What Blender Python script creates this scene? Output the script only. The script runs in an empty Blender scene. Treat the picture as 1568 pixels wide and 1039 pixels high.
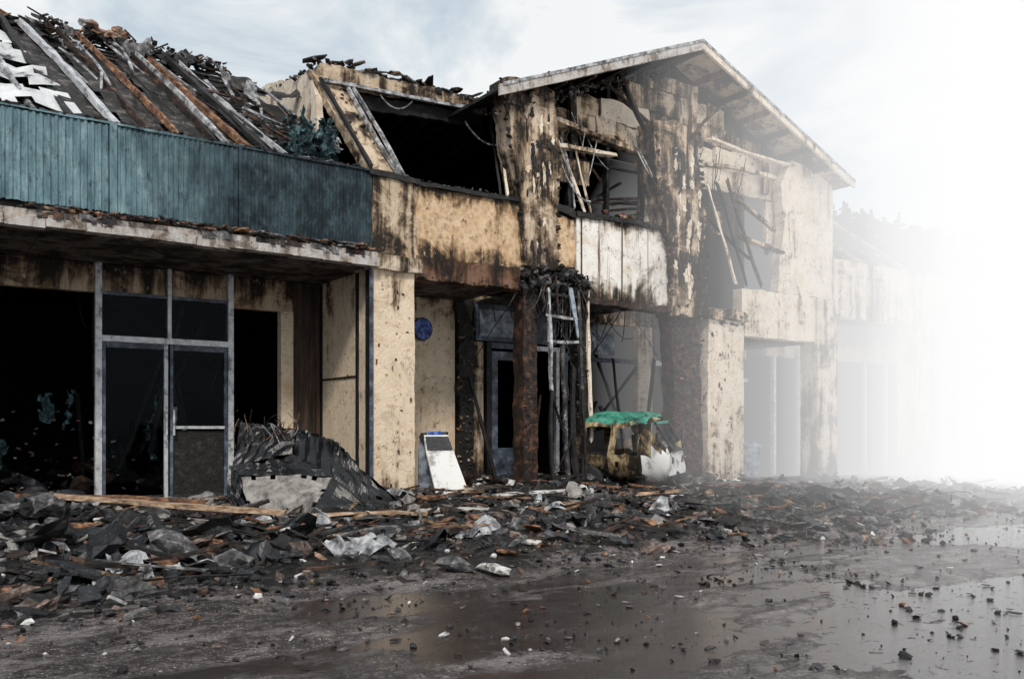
import bpy, math, random
from mathutils import Vector, noise, Matrix
random.seed(7)
R=random.random
U=random.uniform
scene=bpy.context.scene
scene.view_settings.view_transform='Standard'
scene.view_settings.look='None'
scene.view_settings.exposure=0

# ------------------------------------------------------------------ materials
def newmat(name):
    m=bpy.data.materials.new(name); m.use_nodes=True
    nt=m.node_tree; b=nt.nodes['Principled BSDF']
    return m,nt,b
def N(nt,t,**k):
    n=nt.nodes.new(t)
    for a,v in k.items(): setattr(n,a,v)
    return n
def pos(nt,scale=(1,1,1)):
    g=N(nt,'ShaderNodeNewGeometry')
    mp=N(nt,'ShaderNodeMapping'); mp.inputs['Scale'].default_value=scale
    nt.links.new(g.outputs['Position'],mp.inputs['Vector'])
    return mp.outputs['Vector']
def nz(nt,scale,detail=6,rough=.6,stretch=(1,1,1),dist=0):
    n=N(nt,'ShaderNodeTexNoise'); n.inputs['Scale'].default_value=scale
    n.inputs['Detail'].default_value=detail; n.inputs['Roughness'].default_value=rough
    n.inputs['Distortion'].default_value=dist
    nt.links.new(pos(nt,stretch),n.inputs['Vector'])
    return n.outputs['Fac']
def ramp(nt,fac,stops):
    r=N(nt,'ShaderNodeValToRGB'); e=r.color_ramp.elements
    while len(e)<len(stops): e.new(.5)
    for i,(p,c) in enumerate(stops):
        e[i].position=p
        e[i].color=(c[0],c[1],c[2],1) if not isinstance(c,(int,float)) else (c,c,c,1)
    nt.links.new(fac,r.inputs['Fac'])
    return r.outputs['Color']
def mix(nt,fac,a,b,mode='MIX'):
    m=N(nt,'ShaderNodeMix',data_type='RGBA',blend_type=mode)
    for s,v in ((0,fac),(6,a),(7,b)):
        if isinstance(v,(int,float)): m.inputs[s].default_value=v if s==0 else (v,v,v,1)
        elif isinstance(v,tuple): m.inputs[s].default_value=(*v,1)
        else: nt.links.new(v,m.inputs[s])
    return m.outputs[2]
def math_(nt,op,a,b=None,clamp=False):
    m=N(nt,'ShaderNodeMath',operation=op,use_clamp=clamp)
    for i,v in enumerate((a,b)):
        if v is None: continue
        if isinstance(v,(int,float)): m.inputs[i].default_value=v
        else: nt.links.new(v,m.inputs[i])
    return m.outputs[0]
def maprange(nt,v,a,b_,c,d):
    mr=N(nt,'ShaderNodeMapRange'); nt.links.new(v,mr.inputs[0])
    for i,q in enumerate((a,b_,c,d)): mr.inputs[i+1].default_value=q
    return mr.outputs[0]
def axis(nt,k):
    g=N(nt,'ShaderNodeNewGeometry'); sx=N(nt,'ShaderNodeSeparateXYZ'); nt.links.new(g.outputs['Position'],sx.inputs[0])
    return sx.outputs[k]
def bump(nt,b,h,strength=.4,dist=.02):
    n=N(nt,'ShaderNodeBump'); n.inputs['Strength'].default_value=strength; n.inputs['Distance'].default_value=dist
    nt.links.new(h,n.inputs['Height']); nt.links.new(n.outputs['Normal'],b.inputs['Normal'])

def simple(name,stops,scale=6,rough=.7,metal=0,bmp=.4,stretch=(1,1,1),detail=8,bscale=None,bd=.02,spec=.4):
    m,nt,b=newmat(name)
    f=nz(nt,scale,detail,.68,stretch)
    nt.links.new(ramp(nt,f,stops),b.inputs['Base Color'])
    b.inputs['Roughness'].default_value=rough; b.inputs['Metallic'].default_value=metal
    b.inputs['Specular IOR Level'].default_value=spec
    if bmp: bump(nt,b,nz(nt,bscale or scale*5,6,.7,stretch),bmp,bd)
    return m
def plaster(name,base,soot=.5,rust=.0,soft=.06,grads=(),seedscale=1.5,bstr=.6,cells=0,sootcol=(.016,.014,.013),crack=1):
    """weathered render: smoke staining, drips, spalls. soot ~.3 light, .5 = half covered"""
    m,nt,b=newmat(name)
    fine=nz(nt,34,6,.75)
    mid=nz(nt,3.2,10,.7,dist=.4)
    d=tuple(c*.64 for c in base); l=tuple(min(1,c*1.10) for c in base)
    warm=(base[0]*.86,base[1]*.76,base[2]*.64)
    c=ramp(nt,mid,[(.34,warm),(.46,base),(.62,l)])
    c=mix(nt,ramp(nt,fine,[(.46,.0),(.66,.45)]),c,d)
    if cells:
        v=N(nt,'ShaderNodeTexVoronoi'); v.inputs['Scale'].default_value=cells; nt.links.new(pos(nt),v.inputs['Vector'])
        c=mix(nt,ramp(nt,v.outputs['Distance'],[(.25,.45),(.6,0.)]),c,(base[0]*.55,base[1]*.45,base[2]*.33))
    big=nz(nt,seedscale,12,.72,dist=.8)
    streak=nz(nt,5.0,7,.65,(1,1,.10),.3)
    s=math_(nt,'ADD',math_(nt,'MULTIPLY',big,.55),math_(nt,'MULTIPLY',streak,.45))
    z=axis(nt,'Z')
    for (z0,z1,amt) in list(grads)+[(.55,.0,.11)]:
        s=math_(nt,'ADD',s,maprange(nt,z,z0,z1,0,amt) )
    th=.5+(.48-soot)*.75
    brown=ramp(nt,s,[(th-.075,0.0),(th-.02,.4),(th,.8)])
    c=mix(nt,brown,c,(base[0]*.36,base[1]*.29,base[2]*.22))
    c=mix(nt,ramp(nt,s,[(th-.015,0.0),(th+soft,.96)]),c,sootcol)
    sp=nz(nt,9,11,.82)
    c=mix(nt,ramp(nt,sp,[(.575,0.0),(.61,.85)]),c,(.04,.031,.025))
    pale=nz(nt,13,9,.8,(1,1,.6))
    c=mix(nt,ramp(nt,pale,[(.60,0.0),(.64,.7)]),c,tuple(min(1,q*1.25+.06) for q in base))
    if crack:
        v=N(nt,'ShaderNodeTexVoronoi',feature='DISTANCE_TO_EDGE'); v.inputs['Scale'].default_value=1.1
        w=N(nt,'ShaderNodeTexNoise'); w.inputs['Scale'].default_value=3; w.inputs['Detail'].default_value=9; w.inputs['Roughness'].default_value=.65
        g=N(nt,'ShaderNodeNewGeometry'); nt.links.new(g.outputs['Position'],w.inputs['Vector'])
        ad=N(nt,'ShaderNodeVectorMath',operation='MULTIPLY_ADD'); nt.links.new(w.outputs['Color'],ad.inputs[0]); ad.inputs[1].default_value=(1,1,1); nt.links.new(g.outputs['Position'],ad.inputs[2])
        nt.links.new(ad.outputs[0],v.inputs['Vector'])
        ck=math_(nt,'MULTIPLY',ramp(nt,v.outputs['Distance'],[(.003,.8),(.010,0.)]),ramp(nt,nz(nt,1.9,4,.5),[(.45,0.),(.6,1.)]))
        c=mix(nt,ck,c,(.06,.045,.035))
    if rust:
        r2=nz(nt,9,6,.65,(1,1,.06))
        c=mix(nt,ramp(nt,r2,[(.60-rust*.2,0.0),(.66,.85)]),c,(.14,.07,.03))
    nt.links.new(c,b.inputs['Base Color'])
    b.inputs['Roughness'].default_value=.85; b.inputs['Specular IOR Level'].default_value=.22
    h=math_(nt,'ADD',nz(nt,18,9,.75),math_(nt,'MULTIPLY',big,1.5))
    bump(nt,b,h,bstr,.035)
    return m

M={}
M['tan']=plaster('stained_render',(.62,.49,.36),.415,grads=((2.9,3.35,.12),))
M['tanc']=plaster('stained_render_pier',(.80,.66,.50),.335,grads=((2.6,3.5,.11),))
M['tanh']=plaster('scorched_render',(.64,.52,.39),.48,soft=.05)
M['tanhh']=plaster('heavily_scorched_render',(.66,.54,.42),.515,soft=.06)
M['panel']=plaster('panel_render',(.72,.53,.35),.375,grads=((4.3,4.65,.16),(3.9,3.5,.11)),cells=11)
M['band']=plaster('brown_band',(.22,.13,.09),.49)
M['white']=plaster('white_panel',(.86,.83,.78),.36,rust=.15,grads=((3.7,3.15,.18),(4.3,4.6,.15)))
M['pale']=plaster('pale_render',(.72,.62,.50),.445)
M['palec']=plaster('pale_render_light',(.80,.70,.58),.375)
M['conc']=plaster('concrete_edge',(.56,.53,.51),.43,soft=.12,seedscale=2.5,crack=0)
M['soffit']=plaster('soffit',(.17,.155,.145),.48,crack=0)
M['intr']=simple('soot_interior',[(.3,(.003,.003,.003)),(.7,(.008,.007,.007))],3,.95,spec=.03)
M['char']=simple('char',[(.35,(.004,.004,.004)),(.55,(.014,.013,.013)),(.68,(.05,.047,.045))],9,.6,bmp=.9,bscale=28)
M['char2']=simple('wet_char',[(.35,(.005,.006,.008)),(.55,(.019,.021,.026)),(.68,(.085,.09,.10))],11,.25,bmp=.9,bscale=30,spec=.55)
M['sooty']=simple('sooty_metal',[(.38,(.012,.012,.013)),(.52,(.05,.048,.048)),(.64,(.30,.30,.31))],7,.55,bmp=.4)
M['ash']=simple('ash_grey',[(.38,(.025,.025,.028)),(.52,(.11,.107,.11)),(.66,(.36,.345,.34))],12,.6,bmp=.7)
M['mudst']=simple('muddy_fragments',[(.38,(.03,.022,.018)),(.52,(.13,.092,.075)),(.66,(.38,.29,.24))],12,.55,bmp=.7)
M['wood']=simple('splintered_wood',[(.4,(.04,.025,.016)),(.5,(.20,.12,.07)),(.6,(.42,.29,.18))],9,.75,bmp=.5)
M['plank']=simple('fallen_plank_wood',[(.36,(.09,.055,.035)),(.5,(.36,.235,.15)),(.62,(.56,.42,.30))],7,.7,bmp=.4,stretch=(1,1,3))
M['bwood']=simple('burnt_wood',[(.38,(.007,.006,.006)),(.53,(.034,.019,.014)),(.66,(.16,.075,.042))],8,.6,bmp=.9,bscale=34)
M['rust']=simple('rusty_orange',[(.38,(.03,.02,.015)),(.52,(.19,.09,.048)),(.66,(.46,.26,.15))],10,.75,bmp=.5)
M['brick']=simple('brick_bits',[(.38,(.08,.045,.033)),(.52,(.26,.15,.10)),(.66,(.56,.39,.29))],12,.85,bmp=.6)
M['alu']=simple('aluminium_frame',[(.36,(.16,.165,.18)),(.47,(.50,.51,.54)),(.66,(.70,.71,.73))],8,.4,.2,bmp=.15)
M['galv']=simple('galvanised',[(.38,(.05,.05,.055)),(.5,(.28,.285,.30)),(.65,(.64,.65,.67))],9,.5,.1,bmp=.3)
M['sheet']=simple('bent_white_sheet',[(.36,(.05,.05,.052)),(.42,(.48,.49,.51)),(.62,(.74,.75,.77))],2.2,.6,bmp=.2)
M['tarp']=simple('black_tarp',[(.35,(.004,.004,.005)),(.58,(.010,.011,.013)),(.76,(.05,.052,.06))],4,.27,bmp=.3,bscale=9,bd=.03,spec=.4)
M['tarpg']=simple('grey_roofing_felt',[(.36,(.10,.095,.09)),(.5,(.25,.235,.22)),(.66,(.40,.38,.36))],8,.75,bmp=.8,bscale=30)
M['lath']=simple('charred_lath',[(.38,(.007,.007,.008)),(.53,(.032,.030,.030)),(.68,(.18,.15,.135))],7,.65,bmp=.6,bscale=24)
M['tealrag']=simple('teal_rag',[(.38,(.006,.01,.012)),(.52,(.03,.065,.075)),(.66,(.15,.27,.28))],10,.8,bmp=.4)
M['greyfoam']=simple('white_fragments',[(.4,(.12,.115,.11)),(.50,(.50,.49,.47)),(.66,(.84,.83,.81))],10,.8,bmp=.4)
M['bluemetal']=simple('slate_blue_paint',[(.38,(.018,.022,.03)),(.53,(.075,.095,.135)),(.68,(.22,.26,.33))],6,.45,bmp=.2)
M['door']=simple('brown_door',[(.38,(.014,.010,.009)),(.53,(.05,.030,.022)),(.68,(.12,.075,.05))],5,.6,bmp=.2,stretch=(3,3,.3))
M['signblue']=simple('blue_sign_paint',[(.40,(.012,.018,.06)),(.5,(.03,.07,.34)),(.62,(.14,.25,.7))],14,.35,bmp=.05)
M['signwhite']=simple('white_sign_paint',[(.36,(.35,.34,.33)),(.46,(.80,.80,.79)),(.7,(.84,.84,.83))],5,.45,bmp=.05)
M['signgrey']=simple('grey_sign_paint',[(.38,(.10,.115,.14)),(.52,(.30,.35,.42)),(.68,(.55,.6,.66))],6,.5,bmp=.05)
M['yel']=plaster('scorched_yellow_paint',(.52,.42,.26),.50,seedscale=3.4,crack=0)
M['grn']=simple('green_canopy',[(.36,(.015,.04,.035)),(.48,(.04,.22,.16)),(.66,(.12,.40,.30))],7,.45,bmp=.3)
M['rubber']=simple('burnt_rubber',[(.3,(.01,.01,.01)),(.7,(.04,.04,.04))],8,.8)
def teal():
    m,nt,b=newmat('teal_metal_cladding')
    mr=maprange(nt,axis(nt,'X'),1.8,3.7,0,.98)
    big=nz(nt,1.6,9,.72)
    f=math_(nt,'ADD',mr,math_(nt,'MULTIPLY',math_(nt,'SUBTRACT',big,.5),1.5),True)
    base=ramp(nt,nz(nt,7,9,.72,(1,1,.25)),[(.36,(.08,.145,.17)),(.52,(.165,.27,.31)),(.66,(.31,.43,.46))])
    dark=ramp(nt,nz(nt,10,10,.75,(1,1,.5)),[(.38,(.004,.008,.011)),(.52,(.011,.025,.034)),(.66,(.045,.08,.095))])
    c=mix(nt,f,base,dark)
    dirt=nz(nt,12,9,.78,(1,1,.35))
    c=mix(nt,ramp(nt,dirt,[(.55,0.),(.62,.8)]),c,(.02,.025,.027))
    nt.links.new(c,b.inputs['Base Color']); b.inputs['Roughness'].default_value=.6
    b.inputs['Specular IOR Level'].default_value=.22
    bump(nt,b,nz(nt,14,7,.65),.45,.025)
    return m
M['teal']=teal()
def glass():
    m,nt,b=newmat('shop_glass')
    nt.nodes.remove(b); out=nt.nodes['Material Output']
    t=N(nt,'ShaderNodeBsdfTransparent'); t.inputs[0].default_value=(.6,.66,.68,1)
    g=N(nt,'ShaderNodeBsdfGlossy'); g.inputs['Roughness'].default_value=.03; g.inputs[0].default_value=(.5,.6,.68,1)
    lw=N(nt,'ShaderNodeFresnel'); lw.inputs[0].default_value=1.35
    dn=ramp(nt,nz(nt,4,9,.75),[(.54,.0),(.68,.18)])
    f=math_(nt,'MULTIPLY',lw.outputs[0],.4)
    mx=N(nt,'ShaderNodeMixShader'); nt.links.new(f,mx.inputs[0]); nt.links.new(t.outputs[0],mx.inputs[1]); nt.links.new(g.outputs[0],mx.inputs[2])
    d=N(nt,'ShaderNodeBsdfDiffuse'); d.inputs[0].default_value=(.02,.018,.017,1)
    m2=N(nt,'ShaderNodeMixShader'); nt.links.new(dn,m2.inputs[0]); nt.links.new(mx.outputs[0],m2.inputs[1]); nt.links.new(d.outputs[0],m2.inputs[2])
    nt.links.new(m2.outputs[0],out.inputs[0])
    return m
M['glass']=glass()
def wet():
    m,nt,b=newmat('wet_dirty_asphalt')
    fine=nz(nt,48,8,.8); mid=nz(nt,9,12,.8)
    c=ramp(nt,mid,[(.38,(.010,.008,.008)),(.5,(.055,.045,.043)),(.60,(.21,.175,.165))])
    c=mix(nt,ramp(nt,fine,[(.48,0.),(.56,.75)]),c,(.010,.008,.008))
    silt=ramp(nt,nz(nt,1.6,11,.75,(1,1.8,1)),[(.50,0.),(.58,.6)])
    c=mix(nt,silt,c,(.30,.265,.265))
    c=mix(nt,ramp(nt,nz(nt,24,9,.85),[(.56,0.),(.60,.85)]),c,(.012,.010,.011))
    c=mix(nt,ramp(nt,nz(nt,60,3,.6),[(.63,0.),(.66,.9)]),c,(.5,.46,.43))
    zz=math_(nt,'ADD',axis(nt,'Z'),math_(nt,'MULTIPLY',math_(nt,'SUBTRACT',nz(nt,9,7,.7,(1,1.5,1)),.5),.014))
    pud=N(nt,'ShaderNodeMapRange'); nt.links.new(zz,pud.inputs[0])
    for i,q in enumerate((.0015,.006,1,0)): pud.inputs[i+1].default_value=q
    pud=pud.outputs[0]
    cw=mix(nt,math_(nt,'MULTIPLY',pud,.85),c,(.030,.024,.023))
    nt.links.new(cw,b.inputs['Base Color'])
    nt.links.new(maprange(nt,pud,0,1,.20,.035),b.inputs['Roughness'])
    b.inputs['Specular IOR Level'].default_value=.75
    h=math_(nt,'ADD',mid,math_(nt,'MULTIPLY',fine,.3))
    inv=math_(nt,'SUBTRACT',1.0,math_(nt,'MULTIPLY',pud,.93))
    bump(nt,b,math_(nt,'MULTIPLY',h,inv),.7,.04)
    return m
M['wet']=wet()
def sludge():
    m,nt,b=newmat('ash_sludge')
    f=nz(nt,10,12,.82)
    nt.links.new(ramp(nt,f,[(.40,(.005,.005,.006)),(.5,(.022,.021,.022)),(.57,(.085,.075,.07)),(.65,(.34,.29,.26))]),b.inputs['Base Color'])
    b.inputs['Roughness'].default_value=.3
    bump(nt,b,nz(nt,16,11,.85),1.,.09)
    return m
M['sludge']=sludge()

# ------------------------------------------------------------------ mesh builder
ICO=None
def ico():
    global ICO
    if ICO is None:
        t=(1+5**.5)/2
        v=[(-1,t,0),(1,t,0),(-1,-t,0),(1,-t,0),(0,-1,t),(0,1,t),(0,-1,-t),(0,1,-t),(t,0,-1),(t,0,1),(-t,0,-1),(-t,0,1)]
        v=[Vector(a).normalized() for a in v]
        f=[(0,11,5),(0,5,1),(0,1,7),(0,7,10),(0,10,11),(1,5,9),(5,11,4),(11,10,2),(10,7,6),(7,1,8),(3,9,4),(3,4,2),(3,2,6),(3,6,8),(3,8,9),(4,9,5),(2,4,11),(6,2,10),(8,6,7),(9,8,1)]
        ICO=(v,f)
    return ICO
ICO2=None
def ico2():
    global ICO2
    if ICO2 is None:
        v,f=ico(); v=list(v); c={}; nf=[]
        def mid(a,b):
            k=(min(a,b),max(a,b))
            if k not in c: v.append(((v[a]+v[b])/2).normalized()); c[k]=len(v)-1
            return c[k]
        for a,b_,d in f:
            x=mid(a,b_);y=mid(b_,d);z=mid(d,a); nf+=[(a,x,z),(b_,y,x),(d,z,y),(x,y,z)]
        ICO2=(v,nf)
    return ICO2
def rot():
    return Matrix.Rotation(U(0,6.28),3,'Z')@Matrix.Rotation(U(-.6,.6),3,'X')@Matrix.Rotation(U(-.6,.6),3,'Y')
class MB:
    def __init__(s): s.v=[];s.f=[];s.m=[];s.names=[]
    def mi(s,n):
        if n not in s.names: s.names.append(n)
        return s.names.index(n)
    def add(s,vs,fs,m):
        o=len(s.v); s.v+= [tuple(a) for a in vs]; k=s.mi(m)
        for f in fs: s.f.append(tuple(i+o for i in f)); s.m.append(k)
    def box(s,x0,x1,y0,y1,z0,z1,m,j=0):
        vs=[(x,y,z) for z in (z0,z1) for y in (y0,y1) for x in (x0,x1)]
        if j: vs=[(a+U(-j,j),b+U(-j,j),c+U(-j,j)) for a,b,c in vs]
        s.add(vs,[(0,2,3,1),(4,5,7,6),(0,1,5,4),(2,6,7,3),(0,4,6,2),(1,3,7,5)],m)
    def beam(s,p0,p1,w,d,m,j=0,seg=None,bow=0,up=None):
        p0=Vector(p0);p1=Vector(p1);a=(p1-p0);L=a.length;a.normalize()
        upv=Vector(up) if up else (Vector((0,0,1)) if abs(a.z)<.9 else Vector((0,-1,0)))
        r=a.cross(upv).normalized(); u=r.cross(a).normalized()
        n=seg or max(1,int(L/.25)) if (j or bow) else 1
        bo=Vector((U(-1,1),U(-1,1),U(-1,1)))*bow
        vs=[];fs=[]
        for i in range(n+1):
            t=i/n; c=p0+a*L*t+bo*math.sin(t*math.pi)
            for sx,sy in ((-1,-1),(1,-1),(1,1),(-1,1)):
                vs.append(c+r*(sx*w/2+U(-j,j))+u*(sy*d/2+U(-j,j))+ (a*U(-j,j)*4 if i in(0,n) else Vector()))
        for i in range(n):
            for k in range(4):
                fs.append((i*4+k,i*4+(k+1)%4,i*4+4+(k+1)%4,i*4+4+k))
        fs.append((3,2,1,0)); fs.append(tuple(n*4+k for k in range(4)))
        s.add(vs,fs,m)
    def prism(s,out,y0,y1,m,rag=0,fn=None,step=.08):
        pts=[]
        n=len(out); ph=U(0,99)
        for i in range(n):
            a=out[i];b=out[(i+1)%n]; L=math.hypot(b[0]-a[0],b[1]-a[1])
            k=max(1,int(L/step)) if rag else 1
            for q in range(k):
                t=q/k; x=a[0]+(b[0]-a[0])*t; z=a[1]+(b[1]-a[1])*t
                w=noise.noise((x*2.5,z*2.5,ph))*rag*2.2; w2=noise.noise((x*2.5,z*2.5,ph+30))*rag*2.2
                pts.append((x+U(-rag,rag)*.6+w,z+U(-rag,rag)*.6+w2))
        k=len(pts)
        vs=[(x,y0,z) for x,z in pts]+[(x,y1,z) for x,z in pts]
        if fn: vs=[fn(*v) for v in vs]
        fs=[tuple(range(k)),tuple(range(2*k-1,k-1,-1))]+[(i,i+k,(i+1)%k+k,(i+1)%k) for i in range(k)]
        s.add(vs,fs,m)
    def blob(s,cx,cz,rx,rz,y,m,th=.01):
        n=22;ph=U(0,99)
        pts=[]
        for i in range(n):
            a=i/n*6.283; q=.75+.7*noise.noise((math.cos(a)*2+ph,math.sin(a)*2,ph))+U(-.2,.2)
            pts.append((cx+rx*q*math.cos(a),cz+rz*q*math.sin(a)))
        s.prism(pts,y-th,y+.01,m)
    def chunk(s,c,sz,m,flat=.7,sq=.25,hi=False):
        v,f=(ico2() if hi else ico()); r=rot(); c=Vector(c); sc=Vector((sz*U(.6,1.3),sz*U(.5,1.1),sz*U(.35,1)*flat))
        ph=Vector((U(0,50),U(0,50),0)); q=sq*.45 if hi else sq
        vs=[]
        for a in v:
            k=1+noise.noise(a*1.5+ph)*.8+U(-q,q)
            vs.append(c+r@Vector((a.x*sc.x*k,a.y*sc.y*k,a.z*sc.z*k)))
        s.add(vs,f,m)
    def slab(s,c,a,b,t,m,tilt=.5):
        rm=Matrix.Rotation(U(0,6.28),3,'Z')@Matrix.Rotation(U(-tilt,tilt),3,'X')@Matrix.Rotation(U(-tilt,tilt),3,'Y'); c=Vector(c)
        n=random.choice((4,5,6,7)); qs=[U(.6,1.25) for i in range(n)]; vs=[]
        for z in (-t/2,t/2):
            for i in range(n):
                an=(i+.5)/n*6.283; vs.append(c+rm@Vector((a*qs[i]*math.cos(an),b*qs[i]*math.sin(an),z)))
        s.add(vs,[tuple(range(n-1,-1,-1)),tuple(range(n,2*n))]+[(i,(i+1)%n,(i+1)%n+n,i+n) for i in range(n)],m)
    def patch(s,P,nu,nv,amp,m,fr=1.5,drop=.25,tri=0,tf=6,td=(1,.4)):
        A,Bq,C,D=[Vector(p) for p in P]
        n=((Bq-A).cross(D-A)).normalized();ph=Vector((U(0,99),U(0,99),U(0,99)))
        vs=[]
        for j in range(nv+1):
            for i in range(nu+1):
                a=i/nu;b=j/nv
                p=A*(1-a)*(1-b)+Bq*a*(1-b)+C*a*b+D*(1-a)*b
                h=(abs(noise.noise(p*fr+ph))*2-.5)*amp+noise.noise(p*fr*3+ph)*amp*.35
                if tri:
                    w=(a*td[0]+b*td[1])*tf+noise.noise(p*1.7+ph)*1.6; w=abs((w%1)-.5)*2; h+=tri*(w-.5)*(.4+.6*abs(noise.noise(p*1.2-ph))*2)
                q=Vector((noise.noise(p*4+ph),noise.noise(p*4-ph),noise.noise(p*4+ph*2)))*amp*.6
                vs.append(p+n*h+q)
        fs=[]
        for j in range(nv):
            for i in range(nu):
                e=i in(0,nu-1) or j in(0,nv-1)
                if e and R()<drop: continue
                a=j*(nu+1)+i; fs.append((a,a+1,a+nu+2,a+nu+1))
        s.add(vs,fs,m)
    def sheet(s,o,u,v,nu,nv,amp,m,fr=1.5,drop=.25):
        o=Vector(o);u=Vector(u);v=Vector(v); s.patch((o,o+u,o+u+v,o+v),nu,nv,amp,m,fr,drop)
    def cable(s,p0,p1,sag,r,m,n=12,side=0):
        p0=Vector(p0);p1=Vector(p1);P=[]
        sd=Vector((U(-1,1),U(-1,1),0))*side
        for i in range(n+1):
            t=i/n; P.append(p0.lerp(p1,t)+Vector((0,0,-sag))*4*t*(1-t)+sd*math.sin(t*math.pi))
        vs=[];fs=[]
        for i,p in enumerate(P):
            a=(P[min(n,i+1)]-P[max(0,i-1)]).normalized()
            x=a.orthogonal().normalized();y=a.cross(x)
            for k in range(5):
                an=k/5*6.283; vs.append(p+(x*math.cos(an)+y*math.sin(an))*r)
        for i in range(n):
            for k in range(5): fs.append((i*5+k,i*5+(k+1)%5,i*5+5+(k+1)%5,i*5+5+k))
        s.add(vs,fs,m)
    def build(s,name,parent=None,smooth=False):
        me=bpy.data.meshes.new(name); me.from_pydata(s.v,[],s.f)
        for n in s.names: me.materials.append(M[n])
        me.polygons.foreach_set('material_index',s.m)
        if smooth: me.polygons.foreach_set('use_smooth',[True]*len(s.f))
        me.update()
        ob=bpy.data.objects.new(name,me); scene.collection.objects.link(ob)
        if parent: ob.parent=parent
        return ob
def empty(name,loc=(0,0,0)):
    e=bpy.data.objects.new(name,None); scene.collection.objects.link(e); e.location=loc; e.empty_display_size=.3; return e

B=empty('burned_shopping_arcade')
XL=-6.0; XR=30.0; YS=1.8
AX,AZ=11.58,7.86
def rz(x): return AZ-.40*abs(x-AX)

# ---- interior shell -------------------------------------------------------
b=MB()
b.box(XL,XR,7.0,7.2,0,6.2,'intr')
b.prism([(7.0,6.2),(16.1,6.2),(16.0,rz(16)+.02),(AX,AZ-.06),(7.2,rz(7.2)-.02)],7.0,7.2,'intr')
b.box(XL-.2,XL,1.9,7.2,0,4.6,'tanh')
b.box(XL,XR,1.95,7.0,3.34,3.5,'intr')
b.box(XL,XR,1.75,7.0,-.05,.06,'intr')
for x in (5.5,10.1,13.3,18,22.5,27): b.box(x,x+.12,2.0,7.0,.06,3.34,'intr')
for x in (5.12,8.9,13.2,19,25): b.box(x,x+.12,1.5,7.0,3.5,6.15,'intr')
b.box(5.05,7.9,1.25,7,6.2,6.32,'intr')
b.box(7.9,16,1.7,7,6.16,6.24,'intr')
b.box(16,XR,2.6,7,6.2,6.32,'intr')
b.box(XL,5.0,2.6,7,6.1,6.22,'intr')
for i in range(260):
    x=U(-2,13); b.chunk((x,U(2.3,6),U(.05,.5)),U(.05,.28),random.choice(['char','char2','bwood','char']))
for i in range(50):
    x=U(-1,13); y=U(2.3,5); b.beam((x,y,U(0,.8)),(x+U(-1,1),y+U(-1,1),U(.5,3.2)),.05,.05,random.choice(['char','char','char']),.01)
for i in range(26):
    x=U(0,13);b.cable((x,U(2.2,4),3.3),(x+U(-.6,.6),U(2.2,4),U(1.6,3)),U(0,.3),.008,'char')
for i in range(150):
    b.slab((U(.4,4.9),U(2.0,3.2),.2+1.2*R()**2.5),U(.012,.04),.03,.02,random.choice(['tealrag','greyfoam','rust','ash','char2','mudst']))
for i in range(8):
    b.sheet((U(.8,4.8),U(2.4,3.2),U(.2,1.3)),Vector((U(.08,.2),U(-.1,.1),0)),Vector((U(-.1,.1),.05,U(.2,.6))),4,8,.12,'tealrag',6,.5)
b.box(3.35,3.43,2.6,2.68,1.15,1.42,'greyfoam')
b.build('interior',B)

# ---- shopfront ------------------------------------------------------------
b=MB()
b.box(XL,2.16,YS,YS+.14,2.93,3.32,'tan')
b.box(2.24,3.08,YS+.02,YS+.14,2.95,3.32,'tan'); b.box(3.15,3.93,YS+.02,YS+.14,2.95,3.32,'tan')
b.box(4.01,4.93,YS,YS+.14,2.86,3.32,'tan')
b.box(4.74,4.93,YS-.02,YS+.14,0,2.86,'tanc')
b.box(4.93,5.39,YS+.02,YS+.1,0,3.32,'door')
for x in (4.93,5.3): b.box(x,x+.06,YS-.02,YS+.02,0,3.3,'door')
for z0,z1 in ((0,1.83),(1.85,3.32)):
    b.box(5.39,5.5,.42,1.82,z0,z1,'tanc')
b.box(5.365,5.385,.42,.5,0,3.32,'char'); b.box(5.37,5.385,1.74,1.8,0,3.3,'char')
b.box(5.375,5.385,.5,1.74,1.825,1.855,'bwood')
b.build('shopfront_walls',B)
f=MB()
for x,w in ((-4.4,.07),(-2.2,.07),(-.2,.07),(.98,.05),(2.2,.08),(3.97,.08)):
    f.box(x-w/2,x+w/2,YS-.08,YS+.03,0,3.32,'alu',.003)
f.box(3.09,3.14,YS-.075,YS+.02,2.35,3.32,'alu')
f.box(2.24,3.93,YS-.077,YS+.02,2.27,2.35,'alu')
f.box(2.24,3.93,YS-.07,YS+.015,2.90,2.945,'bluemetal')
f.box(XL,2.16,YS-.06,YS-.003,.02,.10,'alu')
for x0,x1 in ((2.25,3.095),(3.125,3.925)):
    f.box(x0,x0+.04,YS-.06,YS+.0,.05,2.265,'bluemetal'); f.box(x1-.05,x1,YS-.06,YS+.0,.05,2.265,'alu' if x0<3 else 'bluemetal')
    f.box(x0+.05,x1-.05,YS-.06,YS,.05,.17,'char2'); f.box(x0+.05,x1-.05,YS-.06,YS,2.19,2.265,'bluemetal')
f.box(3.175,3.875,YS-.09,YS-.05,1.09,1.13,'alu')
f.box(3.18,3.87,YS-.04,YS-.01,.17,1.06,'char')
for x in (3.06,3.16): f.beam((x,YS-.12,1.0),(x,YS-.12,1.35),.025,.025,'alu')
f.box(2.3,4.0,YS-.35,YS-.1,.06,.13,'conc')
f.build('shopfront_frames',B)
g=MB()
for x0,x1,z0,z1 in ((2.3,3.045,.17,2.19),(3.175,3.875,1.13,2.19),(2.24,3.09,2.35,2.9),(3.14,3.93,2.35,2.9)):
    g.add([(x0,YS-.03,z0),(x1,YS-.03,z0),(x1,YS-.03,z1),(x0,YS-.03,z1)],[(0,1,2,3)],'glass')
g.build('shopfront_glass',B)

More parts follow.
